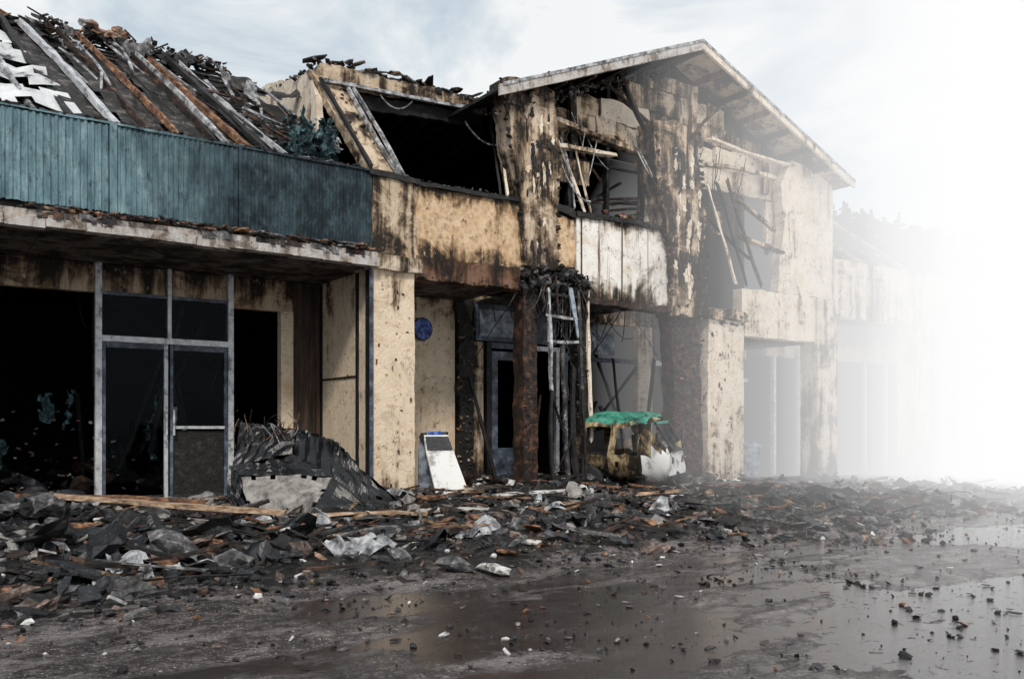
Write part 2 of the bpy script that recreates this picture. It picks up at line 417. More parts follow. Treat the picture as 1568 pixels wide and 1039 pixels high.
# ---- canopy and teal fascia ----------------------------------------------
b=MB()
n=28
for i in range(n):
    x0=XL+(5.42-XL)*i/n; x1=XL+(5.42-XL)*(i+1)/n-.006
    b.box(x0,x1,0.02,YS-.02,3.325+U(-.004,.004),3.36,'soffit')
    b.box(x0,x1+.003,-.16,.015,3.33+U(-.012,.012),3.44+U(-.008,.008),'conc',.004)
b.box(XL,5.42,-.10,.02,3.445,3.52,'conc')
b.box(XL,5.4,.04,.1,3.45,3.64,'char')
for i in range(260):
    x=U(-4,5.4); x=x if R()<.4 else U(1.8,5.3)
    b.slab((x,-.06+U(-.07,.06),3.54+U(0,.05)),U(.03,.18),U(.02,.06),.02,random.choice(['rust','bwood','char','ash','char','rust']),.3)
for i in range(60):
    x=U(1.2,5.3); b.beam((x,-.06,3.56),(x+U(.1,.7),-.05,3.57),.02,.03,random.choice(['rust','wood','bwood','char']),.006)
for i in range(14): 
    x=U(0,5); b.sheet((x,-.17,3.42),Vector((U(.1,.35),0,U(-.01,.01))),Vector((0,.04,.12)),5,3,.03,random.choice(['char','bwood','ash']),5,.4)
b.build('canopy',B)
b=MB()
def corr(x0,x1,per,dep,z0,z1,y):
    n=int((x1-x0)/per*4); vs=[];fs=[]
    nz_=5
    for i in range(n+1):
        x=x0+(x1-x0)*i/n; k=i%4
        yy=y-(dep if k in(1,2) else 0)
        for q in range(nz_+1):
            z=z0+(z1-z0)*q/nz_
            w=.03*noise.noise((x*1.2,z*1.5,3))
            vs.append((x,yy+w,z+(U(-.008,.008)+.012*noise.noise((x*2,0,1)) if q in(0,nz_) else 0)))
    for i in range(n):
        for q in range(nz_):
            a=i*(nz_+1)+q; fs.append((a,a+nz_+1,a+nz_+2,a+1))
    b.add(vs,fs,'teal')
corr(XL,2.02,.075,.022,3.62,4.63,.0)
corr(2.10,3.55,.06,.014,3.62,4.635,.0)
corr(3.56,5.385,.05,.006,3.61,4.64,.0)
b.box(2.02,2.10,-.04,.0,3.6,4.65,'teal'); b.box(3.53,3.57,-.03,.0,3.6,4.65,'teal')
b.box(XL,5.385,.06,.12,3.62,4.6,'char')
for i in range(38):
    x=XL+(5.385-XL)*i/38; b.box(x,x+.3,-.03,.06,4.64+U(-.008,.008),4.665,'teal',.005)
for i in range(150):
    x=U(.5,5.3); b.slab((x,.03,4.68),U(.02,.12),.03,.02,random.choice(['char','ash','bwood','char']),.3)
b.build('teal_fascia',B)

# ---- left mansard roof, burnt through --------------------------------------
def RF(x,s,o=0):
    return Vector((x-.55*s,.18+2.35*s-o*.65,4.66+1.98*s+o*.76))
b=MB()
def strip(x0,x1,s0,s1,m,o,nu,nv,amp,drop=.2,fr=2.2):
    p=RF(x0,s0,o); b.sheet(p,RF(x1,s0,o)-p,RF(x0,s1,o)-p,nu,nv,amp,m,fr,drop)
strip(XL,5.2,0,1,'char',-.16,60,8,.04,.1)
for k in range(40):
    s=.02+.0245*k
    x=XL
    while x<4.5:
        L=U(.3,1.6)
        if R()<.84:
            sag=-.05-.06*max(0,noise.noise((x*1.1,s*2,6)))*2
            b.beam(RF(x,s+U(-.006,.006),sag),RF(min(x+L,4.7),s+U(-.008,.008),sag+U(-.04,.02)),.025,.018,random.choice(['lath','lath','lath','char','char']),.005)
        x+=L+U(0,.1)
x=XL
while x<.6:
    b.beam(RF(x,0),RF(x,1),.06,.09,random.choice(['bwood','lath','char','bwood']),.01); x+=.6
for x,m,w,dx in ((.75,'char',.07,0),(1.25,'galv',.04,-.1),(1.62,'char',.08,0),(2.12,'alu',.09,-.28),(2.5,'bwood',.05,-.2),(2.85,'rust',.04,-.3),(3.3,'bwood',.05,-.2),(3.45,'galv',.03,-.3),(3.72,'rust',.12,-.38),(3.95,'char',.09,-.3),(4.2,'alu',.045,-.4)):
    p1=RF(x+dx,.95,.05); b.beam(RF(x,.0,.05),p1,w,.07,m,.01,bow=.06)
for i in range(18):
    x=U(1.8,4.4);s=U(.05,.7); b.beam(RF(x,s,.03),RF(x+U(-.5,.15),s+U(.1,.35),.05+U(-.05,.1)),U(.015,.04),.025,random.choice(['bwood','galv','lath','bwood','galv','char']),.008,bow=.05)
for (xa,xb,sa,sb_) in ((1.62,2.1,.03,.85),(2.2,2.85,.02,.75),(2.9,3.4,.05,.9),(3.4,3.72,.02,.6)):
    p=RF(xa,sa,.0); b.patch((p,RF(xb,sa,.0),RF(xb,sb_,0),RF(xa,sb_,0)),8,16,.04,'lath',2.,.25,.05,5,(.3,1))
for k in range(4):
    strip(-.6+.1*k,1.78-.08*k,.02+.2*k,.19+.2*k,'sheet',.08,14,5,.07,.2,2)
for k in range(3):
    strip(-3+U(0,1),-1+U(0,.6),.1+.25*k,.3+.25*k,'sheet',.08,14,3,.12,.35)
for i in range(1000):
    x=U(-5,4.7); s=1+U(-.09,.04)
    p=RF(x,s,U(-.07,.07)+.12*noise.noise((x*1.5,0,0))+.05*noise.noise((x*5,0,0)))
    t=R()
    if t<.70: b.chunk(p,U(.015,.075),random.choice(['char','char','ash','bwood','char2','greyfoam','mudst']))
    elif t<.85: b.slab(p,U(.04,.18),U(.03,.10),.012,random.choice(['char','ash','char','rust']),1)
    else: b.beam(p,p+Vector((U(-.4,.4),U(-.2,.2),U(-.1,.08))),.02,.02,random.choice(['char','bwood','char']),.006)
for i in range(34):
    x=U(0,4.2); p=RF(x,U(.80,.95),.05); b.sheet(p,Vector((U(.2,.6),U(-.1,.1),U(-.15,.1))),Vector((U(-.1,.1),.15,U(.06,.2))),8,5,.12,random.choice(['char','ash','galv','lath','galv','lath']),5,.35)
for i in range(12):
    x=2.95+U(-.45,.45); p=RF(x,1,.03); b.chunk(p+Vector((0,0,U(0,.16))),U(.05,.11),random.choice(['brick','ash','greyfoam','brick']),hi=True)
for i in range(14):
    p=RF(U(4.1,5.0),U(.05,.8),U(-.1,.15)); b.sheet(p,Vector((U(.2,.7),U(-.2,.2),U(-.35,.0))),Vector((U(-.2,.1),U(.1,.3),U(.1,.35))),7,5,.1,random.choice(['char','lath','galv','ash','galv']),3,.3)
for i in range(20):
    p=RF(U(4.0,5.3),U(.0,.6),U(-.1,.1)); b.beam(p,p+Vector((U(-.8,.2),U(0,.5),U(.0,.5))),.03,.03,random.choice(['char','bwood','galv','lath','galv']),.008)
for i in range(16):
    b.sheet((4.35+U(-.05,.5),.35+U(-.15,.2),4.72+U(0,.15)),Vector((U(.08,.3),U(-.1,.1),U(-.1,.1))),Vector((U(-.1,.1),U(-.05,.1),U(.25,.6))),6,8,.16,random.choice(['tealrag','tealrag','tealrag','char']),6,.4)
for i in range(120): b.chunk((U(4.25,5.1),U(.3,.7),U(4.7,5.35)),U(.015,.05),random.choice(['tealrag','char','tealrag','ash']))
b.build('mansard_roof',B)

# ---- party wall + upper opening one -----------------------------------------
b=MB()
def yz(pts,x0,x1,m,rag=.0):
    b.prism([(p[0],p[1]) for p in pts],x0,x1,m,rag,lambda X,Y,Z:(Y,X,Z))
yz([(.9,4.6),(4.6,4.6),(4.6,6.85),(3.2,6.78),(1.3,6.36),(1.05,5.9)],5.0,5.1,'palec',.015)
for i in range(120): b.chunk((5.05+U(-.05,.1),1.2+i/120*3.3,6.38+i/120*.45+U(0,.04)),U(.02,.05),random.choice(['char','ash','char']))
def lean(X,Y,Z): return (X-.26*(Z-4.6)*1.0, Y+.62*(Z-4.6), Z)
b.prism([(5.42,4.6),(5.95,4.6),(5.96,5.3),(5.93,6.32),(5.42,6.36)],.1,.26,'tanh',.02,lean)
for i in range(16):
    X=U(5.5,5.85);Z=U(4.7,6.2); x,y,z=lean(X,.09,Z); b.chunk((x,y,z),U(.02,.05),random.choice(['char','pale','band']))
for p in ((5.95,6.25),(6.03,6.25)):
    b.beam((p[0]-.5,1.06,p[1]),(p[0]-.1,.08,4.68),.035,.05,'galv',.004,bow=.03)
b.beam((5.05,1.02,6.2),(5.38,.02,4.72),.05,.05,'char',.008)
b.prism([(5.02,6.18),(7.95,6.30),(7.95,6.48),(6.5,6.46),(5.05,6.42)],1.02,1.2,'tanh',.025)
b.beam((5.1,.97,6.16),(7.9,.97,6.27),.04,.05,'galv',.008)
b.prism([(5.3,5.95),(7.95,6.08),(7.95,6.28),(5.3,6.16)],1.2,1.3,'char',.02)
for i in range(420):
    x=U(4.95,8.0); b.chunk((x,U(1.0,1.9),6.45+U(-.03,.04)+.05*noise.noise((x*2,1,0))),U(.02,.07),random.choice(['char','char','ash','bwood','char2']))
for i in range(50):
    x=U(4.95,7.8); b.slab((x,U(1.0,1.3),6.49+U(-.02,.04)),U(.05,.22),.08,.02,random.choice(['char','ash','tanhh','char']),.4)
for i in range(9):
    x=5.6+i*.35; b.beam((x,1.3,6.1),(x+U(-.1,.1),4.5,6.0+U(-.5,0)),.06,.1,'char',.01)
b.cable((6.0,1.0,6.15),(6.6,1.1,6.2),.16,.012,'galv'); b.cable((7.45,.9,6.0),(7.85,.5,5.6),.13,.014,'galv')
b.cable((5.6,1,5.9),(6.3,1.4,5.2),.25,.01,'char')
b.beam((7.68,.03,4.66),(8.02,.88,6.3),.04,.06,'palec',.006,bow=.02)
b.beam((7.60,.1,4.66),(7.9,.9,6.3),.03,.03,'char',.005)
b.build('upper_bay_frame',B)

# ---- pier one and panels -----------------------------------------------------
b=MB()
b.prism([(5.39,0),(6.05,0),(6.05,3.3),(5.39,3.3)],0,.42,'tanc',.008)
b.box(5.36,5.39,.02,.16,0,3.3,'char',.004)
b.cable((5.36,-.03,.1),(5.36,-.03,3.3),0,.03,'bluemetal',8)
b.prism([(5.32,3.3),(6.14,3.3),(6.14,3.5),(5.32,3.5)],-.08,.42,'pale',.012)
b.prism([(5.39,3.5),(6.08,3.5),(6.10,4.62),(5.40,4.64)],.0,.30,'tanh',.012)
b.prism([(5.36,4.60),(6.12,4.58),(6.12,4.66),(5.36,4.68)],-.04,.32,'char',.012)
b.prism([(6.08,3.55),(7.94,3.55),(7.95,4.60),(6.10,4.57)],.03,.25,'panel',.01)
b.prism([(6.08,3.24),(7.97,3.24),(7.97,3.56),(6.08,3.56)],.0,.30,'band',.014)
b.prism([(6.08,4.57),(7.9,4.60),(7.9,4.66),(6.08,4.63)],-.02,.27,'char',.012)
for i in range(30): b.blob(U(5.45,6.0),U(.2,3.2),U(.008,.03),U(.01,.05),.0,random.choice(['band','tan','tanh']),.003+i*.0002)
for i in range(60):
    x=U(5.4,7.9); b.chunk((x,U(0,.2),4.67),U(.015,.04),random.choice(['char','ash']))
for i in range(40):
    x=U(6.1,7.9); b.chunk((x,-.0,3.25+U(-.02,.02)),U(.01,.04),random.choice(['char','band']))
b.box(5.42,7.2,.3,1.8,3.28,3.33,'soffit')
b.build('pier_and_parapet',B)

b=MB()
b.prism([(7.93,3.62),(8.58,3.6),(8.57,4.6),(8.66,5.4),(8.52,6.42),(8.1,6.5),(7.52,6.42),(7.66,5.7),(7.84,4.7)],-.06,.34,'tanhh',.025)
for i in range(46): b.blob(U(7.85,8.5),U(3.8,6.2),U(.015,.06),U(.03,.22),-.06,random.choice(['palec','tanh','char','char','pale']),.004+i*.0004)
for i in range(70):
    z=U(3.7,6.4); x=8.6 if R()<.5 else 7.9-.18*(z-4.2); b.chunk((x,-.04,z),U(.02,.06),random.choice(['char','band','char']))
b.prism([(8.58,3.7),(9.02,3.72),(9.02,4.5),(8.6,4.6)],.05,.2,'panel',.03)
b.prism([(8.6,4.55),(9.02,4.5),(9.0,4.62),(8.6,4.68)],.0,.22,'char',.02)
b.prism([(7.93,0),(8.2,0),(8.18,3.62),(7.95,3.62)],-.02,.26,'bwood',.02)
b.prism([(9.04,0),(9.2,0),(9.26,1.5),(9.2,3.3),(9.04,3.3)],.0,.22,'char',.025)
b.beam((9.3,-.03,.9),(9.22,-.03,3.3),.05,.04,'palec',.014,bow=.04)
for i in range(260):
    x=U(7.9,9.25); b.chunk((x,U(-.15,.2),3.47+U(-.2,.2)-.12*abs(x-8.6)),U(.02,.10),random.choice(['char','char2','char','ash']))
for i in range(40):
    x=U(7.9,9.2); b.cable((x,U(-.15,.1),3.35),(x+U(-.3,.3),U(-.15,.1),U(2.5,3.2)),U(0,.15),.008,random.choice(['char','sooty','char']),6)
for i in range(22):
    x=U(7.95,9.2); b.beam((x,U(-.15,.1),3.5),(x+U(-.3,.3),U(-.2,.1),U(2.8,3.3)),.025,.025,random.choice(['char','bwood']),.008)
for i in range(160): b.chunk((U(7.95,8.2),-.02,U(.1,3.5)),U(.01,.028),random.choice(['bwood','char','rust']))
for i in range(160): b.chunk((U(9.03,9.24),-.0,U(.1,3.3)),U(.012,.035),random.choice(['char','char2','ash']))
b.prism([(9.03,3.2),(11.1,3.2),(11.1,4.56),(9.04,4.53)],.03,.22,'white',.014)
b.prism([(9.0,4.52),(11.12,4.56),(11.12,4.62),(9.0,4.6)],-.02,.24,'char',.018)
b.prism([(9.0,3.12),(11.12,3.12),(11.12,3.22),(9.0,3.22)],.0,.24,'bwood',.02)
for x in (9.12,10.0): b.box(x,x+.02,.018,.028,3.22,4.52,'bwood',.004)
for x in (9.5,10.6): b.box(x,x+.008,.022,.028,3.22,4.52,'band',.003)
for i in range(60):
    x=U(9.05,11.1); b.chunk((x,.0,4.55+U(-.04,.06)),U(.01,.04),random.choice(['char','bwood']))
b.prism([(11.12,3.25),(12.0,3.2),(11.97,4.5),(11.85,5.4),(11.62,6.35),(11.2,6.45),(10.65,6.35),(10.72,5.5),(11.0,4.5)],-.06,.34,'tanhh',.035)
for i in range(46): b.blob(U(11.1,11.8),U(3.5,6.0),U(.02,.08),U(.04,.26),-.06,random.choice(['palec','tanh','char','char','palec']),.004+i*.0004)
for i in range(80):
    z=U(3.4,6.4); x=12.0-.1*(z-4.2) if R()<.5 else 11.1-.15*(z-3.5); b.chunk((x,-.04,z),U(.02,.07),random.choice(['char','band','char']))
b.prism([(11.1,3.08),(13.06,3.05),(13.06,3.24),(11.1,3.26)],-.1,.36,'tanhh',.03)
b.prism([(11.2,0),(11.98,0),(11.95,1.3),(11.9,3.08),(11.15,3.08),(11.25,1.5)],.05,.34,'bwood',.03)
b.prism([(12.04,0),(13.0,0),(13.0,3.08),(12.04,3.08)],-.02,.36,'palec',.012)
for i in range(24): b.blob(U(12.1,12.9),U(.2,3),U(.01,.04),U(.02,.08),-.02,random.choice(['band','tan','tanh']),.003+i*.0003)
for i in range(260): b.chunk((U(11.2,11.95),.04,U(.1,3.1)),U(.015,.045),random.choice(['bwood','char','rust','char']))
for i in range(110): b.chunk((U(11.1,13),U(-.1,.1),3.1+U(-.1,.18)),U(.015,.06),random.choice(['bwood','char','ash']))
b.build('splayed_piers',B)

# ---- ground floor recess behind bays -----------------------------------------
b=MB()
b.box(5.5,7.8,YS,YS+.12,0,3.3,'tanc')
b.prism([(7.8,0),(8.13,0),(8.1,1.6),(8.13,3.3),(7.78,3.3),(7.85,1.8)],YS-.1,YS+.1,'char',.03)
for i in range(160): b.chunk((U(7.8,8.12),YS-.11,U(.1,3.2)),U(.012,.04),random.choice(['char','rust','char','ash','tanh']))
b.box(8.13,8.38,YS,YS+.12,0,2.6,'tanh')
b.box(8.13,10.0,YS,YS+.12,3.28,3.4,'tanhh')
b.box(8.2,9.95,YS-.04,YS+.02,2.62,3.26,'bluemetal')
b.box(8.28,9.2,YS-.055,YS-.04,2.70,3.16,'signgrey')
b.box(8.42,8.52,YS-.05,YS+.08,0,2.6,'char'); b.box(9.3,9.42,YS-.05,YS+.08,0,2.6,'tanhh')
b.box(8.52,9.3,YS-.05,YS+.08,2.5,2.6,'bluemetal')
b.box(8.56,8.68,YS,YS+.05,.05,2.45,'bluemetal'); b.box(9.14,9.26,YS,YS+.05,.05,2.45,'bluemetal')
b.box(8.68,9.14,YS,YS+.05,2.3,2.45,'bluemetal'); b.box(8.68,9.14,YS,YS+.05,.05,.75,'bluemetal')
b.box(9.08,9.12,YS-.06,YS,1.0,1.2,'alu')
b.box(9.42,9.5,YS-.05,YS+.05,0,3.26,'bluemetal'); b.box(9.5,10.8,YS-.04,YS+.04,2.5,2.58,'alu'); b.box(9.95,10.02,YS-.04,YS+.04,0,2.5,'alu')
b.box(10.1,12.9,YS,YS+.1,3.1,3.4,'tanhh')
b.box(10.75,11.35,YS-.06,YS-.03,2.5,2.95,'signgrey')
b.box(11.97,12.35,YS-.05,YS+.08,0,3.1,'palec'); b.box(12.35,13.0,YS-.03,YS+.03,2.35,2.45,'alu')
b.box(10.15,10.22,YS-.04,YS+.04,0,3.1,'bluemetal'); b.box(10.22,11.97,YS-.03,YS+.03,.0,.9,'tanhh')
b.box(10.22,11.97,YS-.04,YS+.04,2.36,2.44,'bluemetal')
b.box(12.9,13.1,YS-.05,YS+.08,0,3.1,'tanh')
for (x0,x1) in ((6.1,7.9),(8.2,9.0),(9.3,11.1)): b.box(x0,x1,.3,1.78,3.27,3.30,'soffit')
for i in range(36):
    x=U(8.2,12.9); b.cable((x,U(.4,1.7),3.25),(x+U(-.3,.3),U(.4,1.7),U(2.2,3.1)),U(-.1,.2),.008,'char',6)
for i in range(12):
    x=U(8.3,12.8); b.beam((x,U(.8,1.6),.1),(x+U(-.4,.4),U(1.0,1.7),U(1,2.6)),U(.03,.06),.04,random.choice(['char','bwood','char','char']),.01)
b.build('recessed_shopfronts',B)

# ---- gable ------------------------------------------------------------------
b=MB()
def roofslab(x0,x1,y0,y1,off,th,m,j=.0):
    vs=[]
    n=18
    for i in range(n+1):
        x=x0+(x1-x0)*i/n
        for y in (y0,y1):
            z=rz(x)-off+U(-j,j); vs.append((x,y,z)); vs.append((x,y,z-th))
    fs=[]
    for i in range(n):
        a=i*4;c=a+4
        fs+= [(a,c,c+2,a+2),(a+1,a+3,c+3,c+1),(a,a+1,c+1,c),(a+2,c+2,c+3,a+3)]
    fs+=[(0,2,3,1),(n*4,n*4+1,n*4+3,n*4+2)]
    b.add(vs,fs,m)
roofslab(7.3,AX,-.28,7.1,0,.05,'char',.006); roofslab(AX,16.0,-.28,7.1,0,.05,'char',.006)
roofslab(7.3,AX,-.33,-.285,-.03,.17,'conc',.006); roofslab(AX,16.0,-.33,-.285,-.03,.15,'palec',.004)
roofslab(7.35,AX,-.345,-.335,-.045,.05,'galv',.002); roofslab(AX,16.0,-.345,-.335,-.045,.05,'galv',.002)
roofslab(AX,15.9,-.28,.5,.055,.015,'tanh',.002)
for i in range(13):
    x=8.0+i*.6; b.beam((x,-.27,rz(x)-.12),(x,.6,rz(x)-.12),.05,.10,random.choice(['bwood','char','band']),.006)
z=4.75
while z<AZ-.25:
    h=U(.26,.46)
    half=(AZ-.17-z-h)/.40
    xl=max(8.0,AX-half); xr=min(15.9,AX+half)
    x=xl
    while x<xr-.12:
        L=min(U(.6,1.9),xr-x)
        xm=x+L/2
        hole=(8.9<xm<11.0 and 4.6<z<5.7) or (12.4<xm<14.2 and 4.3<z<5.6)
        hole=hole or (noise.noise((xm*.8,z*1.1,4.2))>.28 and xm<12)
        if not hole:
            t=U(-.03,.03) if R()<.75 else U(-.12,.12)
            mm=random.choice(['tanh','tanhh','pale','tanhh','palec'] if xm<12.5 else ['pale','palec','palec','tanh'])
            b.prism([(x,z-t),(x+L-.01,z+t),(x+L-.02,z+h+t-.008),(x+.01,z+h-t-.008)],.42+U(-.05,.03),.47,mm,.018)
        x+=L
    z+=h
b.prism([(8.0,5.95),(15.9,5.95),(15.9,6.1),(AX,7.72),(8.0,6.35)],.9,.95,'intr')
for i in range(9):
    x=8.4+i*.85; b.beam((x,.55,4.6),(x+U(-.1,.1),.55,rz(x)-.1),.07,.1,'char',.01)
L=[((8.65,.2,5.95),(9.25,.1,4.65),'palec',.05),((8.8,.15,5.8),(9.05,.1,4.7),'galv',.03),((9.05,.1,5.7),(9.35,.05,4.66),'pale',.03),
   ((8.6,.2,6.1),(10.9,.2,5.85),'tanhh',.16),((8.6,.1,5.62),(9.9,.1,5.68),'pale',.12),
   ((10.6,.05,6.2),(10.0,.1,7.1),'char',.10),((9.7,.12,6.9),(11.5,.0,6.0),'bwood',.06),
   ((11.6,.0,6.2),(12.6,.1,7.1),'band',.08),((12.2,.1,6.4),(14.6,.1,6.3),'palec',.10),((12.1,.1,5.9),(14.0,.1,5.95),'pale',.12),
   ((12.1,.05,5.5),(12.8,.0,3.8),'palec',.05),((12.35,.05,5.6),(13.1,.0,3.8),'char',.05),((12.6,.05,5.7),(13.5,.0,3.8),'bwood',.06),((12.9,.1,5.4),(13.9,.0,4.9),'tanh',.10),((13.0,.1,4.7),(14.1,.0,4.5),'tanh',.12),((12.2,.1,4.9),(13.3,.1,4.3),'char',.06),
   ((9.2,.3,5.75),(9.15,.3,6.9),'tanhh',.12),((12.0,.3,4.5),(12.0,.3,7.2),'tanhh',.14),((14.0,.3,5.7),(14.0,.3,6.8),'tanhh',.14)]
for p,q,m,w in L: b.beam(p,q,w,w*.5,m,.012,bow=.05)
b.cable((10.3,.1,6.0),(10.95,.0,5.0),-.1,.018,'galv'); b.cable((10.4,.1,5.9),(11.0,.0,5.3),.15,.012,'palec'); b.cable((8.7,.1,5.5),(9.3,.0,4.8),.2,.015,'galv')
for i in range(26):
    x=U(8.7,13.5);b.cable((x,U(0,.4),U(5.8,6.4)),(x+U(-.4,.4),U(0,.4),U(4.9,5.7)),U(-.1,.2),.008,random.choice(['char','galv','char']))
for i in range(14):
    b.chunk((U(10.0,10.9),.5,4.72+U(0,.12)),U(.05,.12),random.choice(['rust','brick','char']))
for i in range(18):
    b.beam((U(8.8,13.8),U(.3,.9),U(4.6,5.6)),(U(8.8,13.8),U(.6,1.2),U(4.8,6.2)),.04,.04,random.choice(['char','char','bwood']),.01)
for i in range(150):
    x=U(7.35,9.6); b.chunk((x,U(-.3,.2),rz(x)+.03),U(.015,.05),random.choice(['char','ash','bwood']))
for i in range(240):
    x=U(7.4,11.3); b.chunk((x,U(-.1,.35),rz(x)-.25+U(-.12,.05)),U(.015,.05),random.choice(['char','ash','bwood','char']))
b.build('gable_roof',B)

# ---- right bays ---------------------------------------------------------------
b=MB()
b.prism([(13.0,2.83),(15.2,2.83),(15.2,3.73),(13.0,3.73)],.03,.25,'palec',.012)
b.prism([(14.1,3.73),(15.85,3.73),(15.85,6.15),(14.6,6.4),(14.2,5.9),(14.3,5.0)],.1,.3,'palec',.02)
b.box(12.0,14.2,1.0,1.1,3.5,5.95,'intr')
b.prism([(15.2,0),(15.85,0),(15.85,3.7),(15.2,3.7)],-.02,.4,'pale',.01)
b.box(13.1,15.2,YS,YS+.1,2.6,3.4,'pale')
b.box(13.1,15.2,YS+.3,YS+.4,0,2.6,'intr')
for x in (13.2,13.9,14.6): b.box(x,x+.1,YS-.05,YS+.05,0,2.6,'alu')
b.box(13.2,15.2,YS-.04,YS+.04,2.1,2.18,'alu')
b.box(13.0,15.2,.3,1.8,2.80,2.84,'soffit')
x=15.85
while x<29:
    w=3.4
    b.prism([(x,3.4),(x+w,3.4),(x+w,4.6),(x,4.6)],.05,.25,'pale',.012)
    b.prism([(x+w-.6,0),(x+w,0),(x+w,3.4),(x+w-.6,3.4)],-.02,.4,'pale',.01)
    b.box(x,x+w,YS,YS+.1,2.7,3.4,'tan')
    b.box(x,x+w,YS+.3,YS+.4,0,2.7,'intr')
    for q in (.2,1.1,2.0): b.box(x+q,x+q+.08,YS-.05,YS+.05,0,2.7,'alu')
    b.box(x,x+w,.3,1.8,3.37,3.40,'soffit')
    for q in range(6):
        xx=x+q*.6; b.beam((xx,.2,4.6),(xx-.3,2.5,6.4),.08,.1,random.choice(['bwood','pale','char']),.01)
    for q in range(22):
        s=q/22; b.beam((x,.2+2.3*s,4.58+1.8*s),(x+w-.02,.2+2.3*s,4.58+1.8*s),.06,.03,random.choice(['lath','bwood','tanh']),.01)
    x+=w
for i in range(260):
    x=U(15.9,29); b.chunk((x,2.5+U(-.2,.2),6.45+U(-.05,.15)),U(.04,.16),random.choice(['char','bwood','ash']))
for i in range(14):
    x=U(15.9,22); b.beam((x,2.4,6.4),(x+U(-.1,.1),2.4,6.5+U(.1,.4)),.06,.06,'bwood',.01)
b.build('far_bays',B)

# ------------------------------------------------------------------ charred frame hanging at the pier
lad=MB()
def lp(s,h): return Vector((8.33+s*.60+h*.01,-.32+h*.07,h))
for s in (0,1): lad.beam(lp(s,0.0),lp(s,1.7),.04,.05,'char',.008,bow=.03); lad.beam(lp(s,1.7),lp(s,3.3),.045,.06,'sooty' if s else 'galv',.008,bow=.02)
for h,m in ((2.45,'galv'),(2.86,'galv'),(.35,'char'),(.2,'bwood'),(3.2,'char')): lad.beam(lp(-.05,h),lp(1.05,h+U(-.03,.03)),.035,.04,m,.006,bow=.02)
lad.beam(lp(.45,0),lp(.45,2.45)+Vector((0,.04,0)),.055,.04,'sooty',.008)
lad.beam(lp(.7,3.3)+Vector((0,-.04,0)),lp(.95,2.55),.06,.03,'signgrey',.01)
for i in range(14):
    h=U(.3,3.1); lad.cable(lp(U(0,1),h),lp(U(0,1),h-U(.1,.8)),-.05,.008,'char',6,.1)
for u in (.78,.92): lad.beam(lp(u,.1),lp(u+U(-.1,.1),U(1.6,2.4)),.07,.05,'char',.016,bow=.06)
for i in range(60): lad.chunk(lp(random.choice((0,1,1,.85)),U(.1,3.2)),U(.012,.035),random.choice(['char','char2','bwood']))
lad.box(8.35,9.05,-.45,-.05,.12,.2,'char2',.03); lad.box(8.4,9.0,-.42,-.1,.26,.3,'char2',.02)
lad.build('charred_metal_frame')

# ------------------------------------------------------------------ signs
s=MB()
def sb(u,v,h):
    return Vector((6.42+u*.9,-.02-u*.25+v,h))
for sgn,m in ((-1,'signwhite'),(1,'signgrey')):
    vs=[]
    W=.27
    for t in (0,.025):
        for (u,h) in ((-W,.0),(W,.0),(W*.62,.72),(W*.50,.98),(-W*.9,.98),(-W,.72)):
            vs.append(sb(u+.12*(1-h),sgn*(.04+.26*(1-h))+t,h+.02))
    n=6
    s.add(vs,[tuple(range(n)),tuple(range(2*n-1,n-1,-1))]+[(i,i+n,(i+1)%n+n,(i+1)%n) for i in range(n)],m)
vs=[]
for (u,h) in ((-.255,.76),(.155,.76),(.13,.96),(-.235,.96)): vs.append(sb(u+.12*(1-h),-(.045+.26*(1-h))-.004,h+.02))
s.add(vs,[(0,1,2,3)],'char2')
s.beam(sb(-.26,0,1.0),sb(.15,0,1.0),.08,.08,'char2',.01)
s.beam(sb(-.2,-.03,1.03),sb(.05,-.03,1.03),.05,.04,'signblue',.01)
s.build('sandwich_board_sign')
s=MB()
def disc(cx,cz,y,r1,m,th):
    n=32
    vs=[(cx+r1*math.cos(i/n*6.283),yy,cz+r1*math.sin(i/n*6.283)) for yy in (y,y-th) for i in range(n)]
    s.add(vs,[tuple(range(n)),tuple(range(2*n-1,n-1,-1))]+[(i,i+n,(i+1)%n+n,(i+1)%n) for i in range(n)],m)
disc(7.13,2.74,YS-.03,.19,'char2',.05); disc(7.13,2.74,YS-.08,.17,'signblue',.02)
s.beam((7.13,YS-.04,2.74),(7.13,YS+.02,2.74),.05,.05,'alu')
s.build('round_wall_sign')

# ------------------------------------------------------------------ wrecked three-wheeler
car=empty('wrecked_auto_rickshaw',(9.80,-.38,.06)); car.rotation_euler=(.03,.02,math.radians(-62)); car.scale=(1.06,1.06,1.08)
def child(mb,name,smooth=False): return mb.build(name,car,smooth)
def sect(x):
    t=(x+.75)/1.5
    hw=.54-.10*max(0,t-.55)**1.0*2
    roof=1.20-.25*max(0,(.18-t)/.18)**2-.55*max(0,(t-.72)/.28)**1.4
    return hw,.22,.66,roof
body=MB(); NS=30; ring=30; vs=[]
for i in range(NS+1):
    x=-.75+1.5*i/NS; hw,zb,zs,zr=sect(x)
    for k in range(ring):
        a=k/ring*6.283-1.5708
        ca,sa=math.cos(a),math.sin(a)
        e=.6
        yy=hw*math.copysign(abs(ca)**e,ca); zz=(zb+zr)/2+(zr-zb)/2*math.copysign(abs(sa)**e,sa)
        if zz>zs: yy*=1-.22*(zz-zs)/(1.2-zs)
        d=.05*noise.noise((x*3,yy*3,zz*3)); d2=.03*noise.noise((x*8,yy*8,zz*8))
        vs.append((x+d,yy+d+d2,zz+d*1.6+d2))
fs={'yel':[],'grn':[],'signwhite':[]}
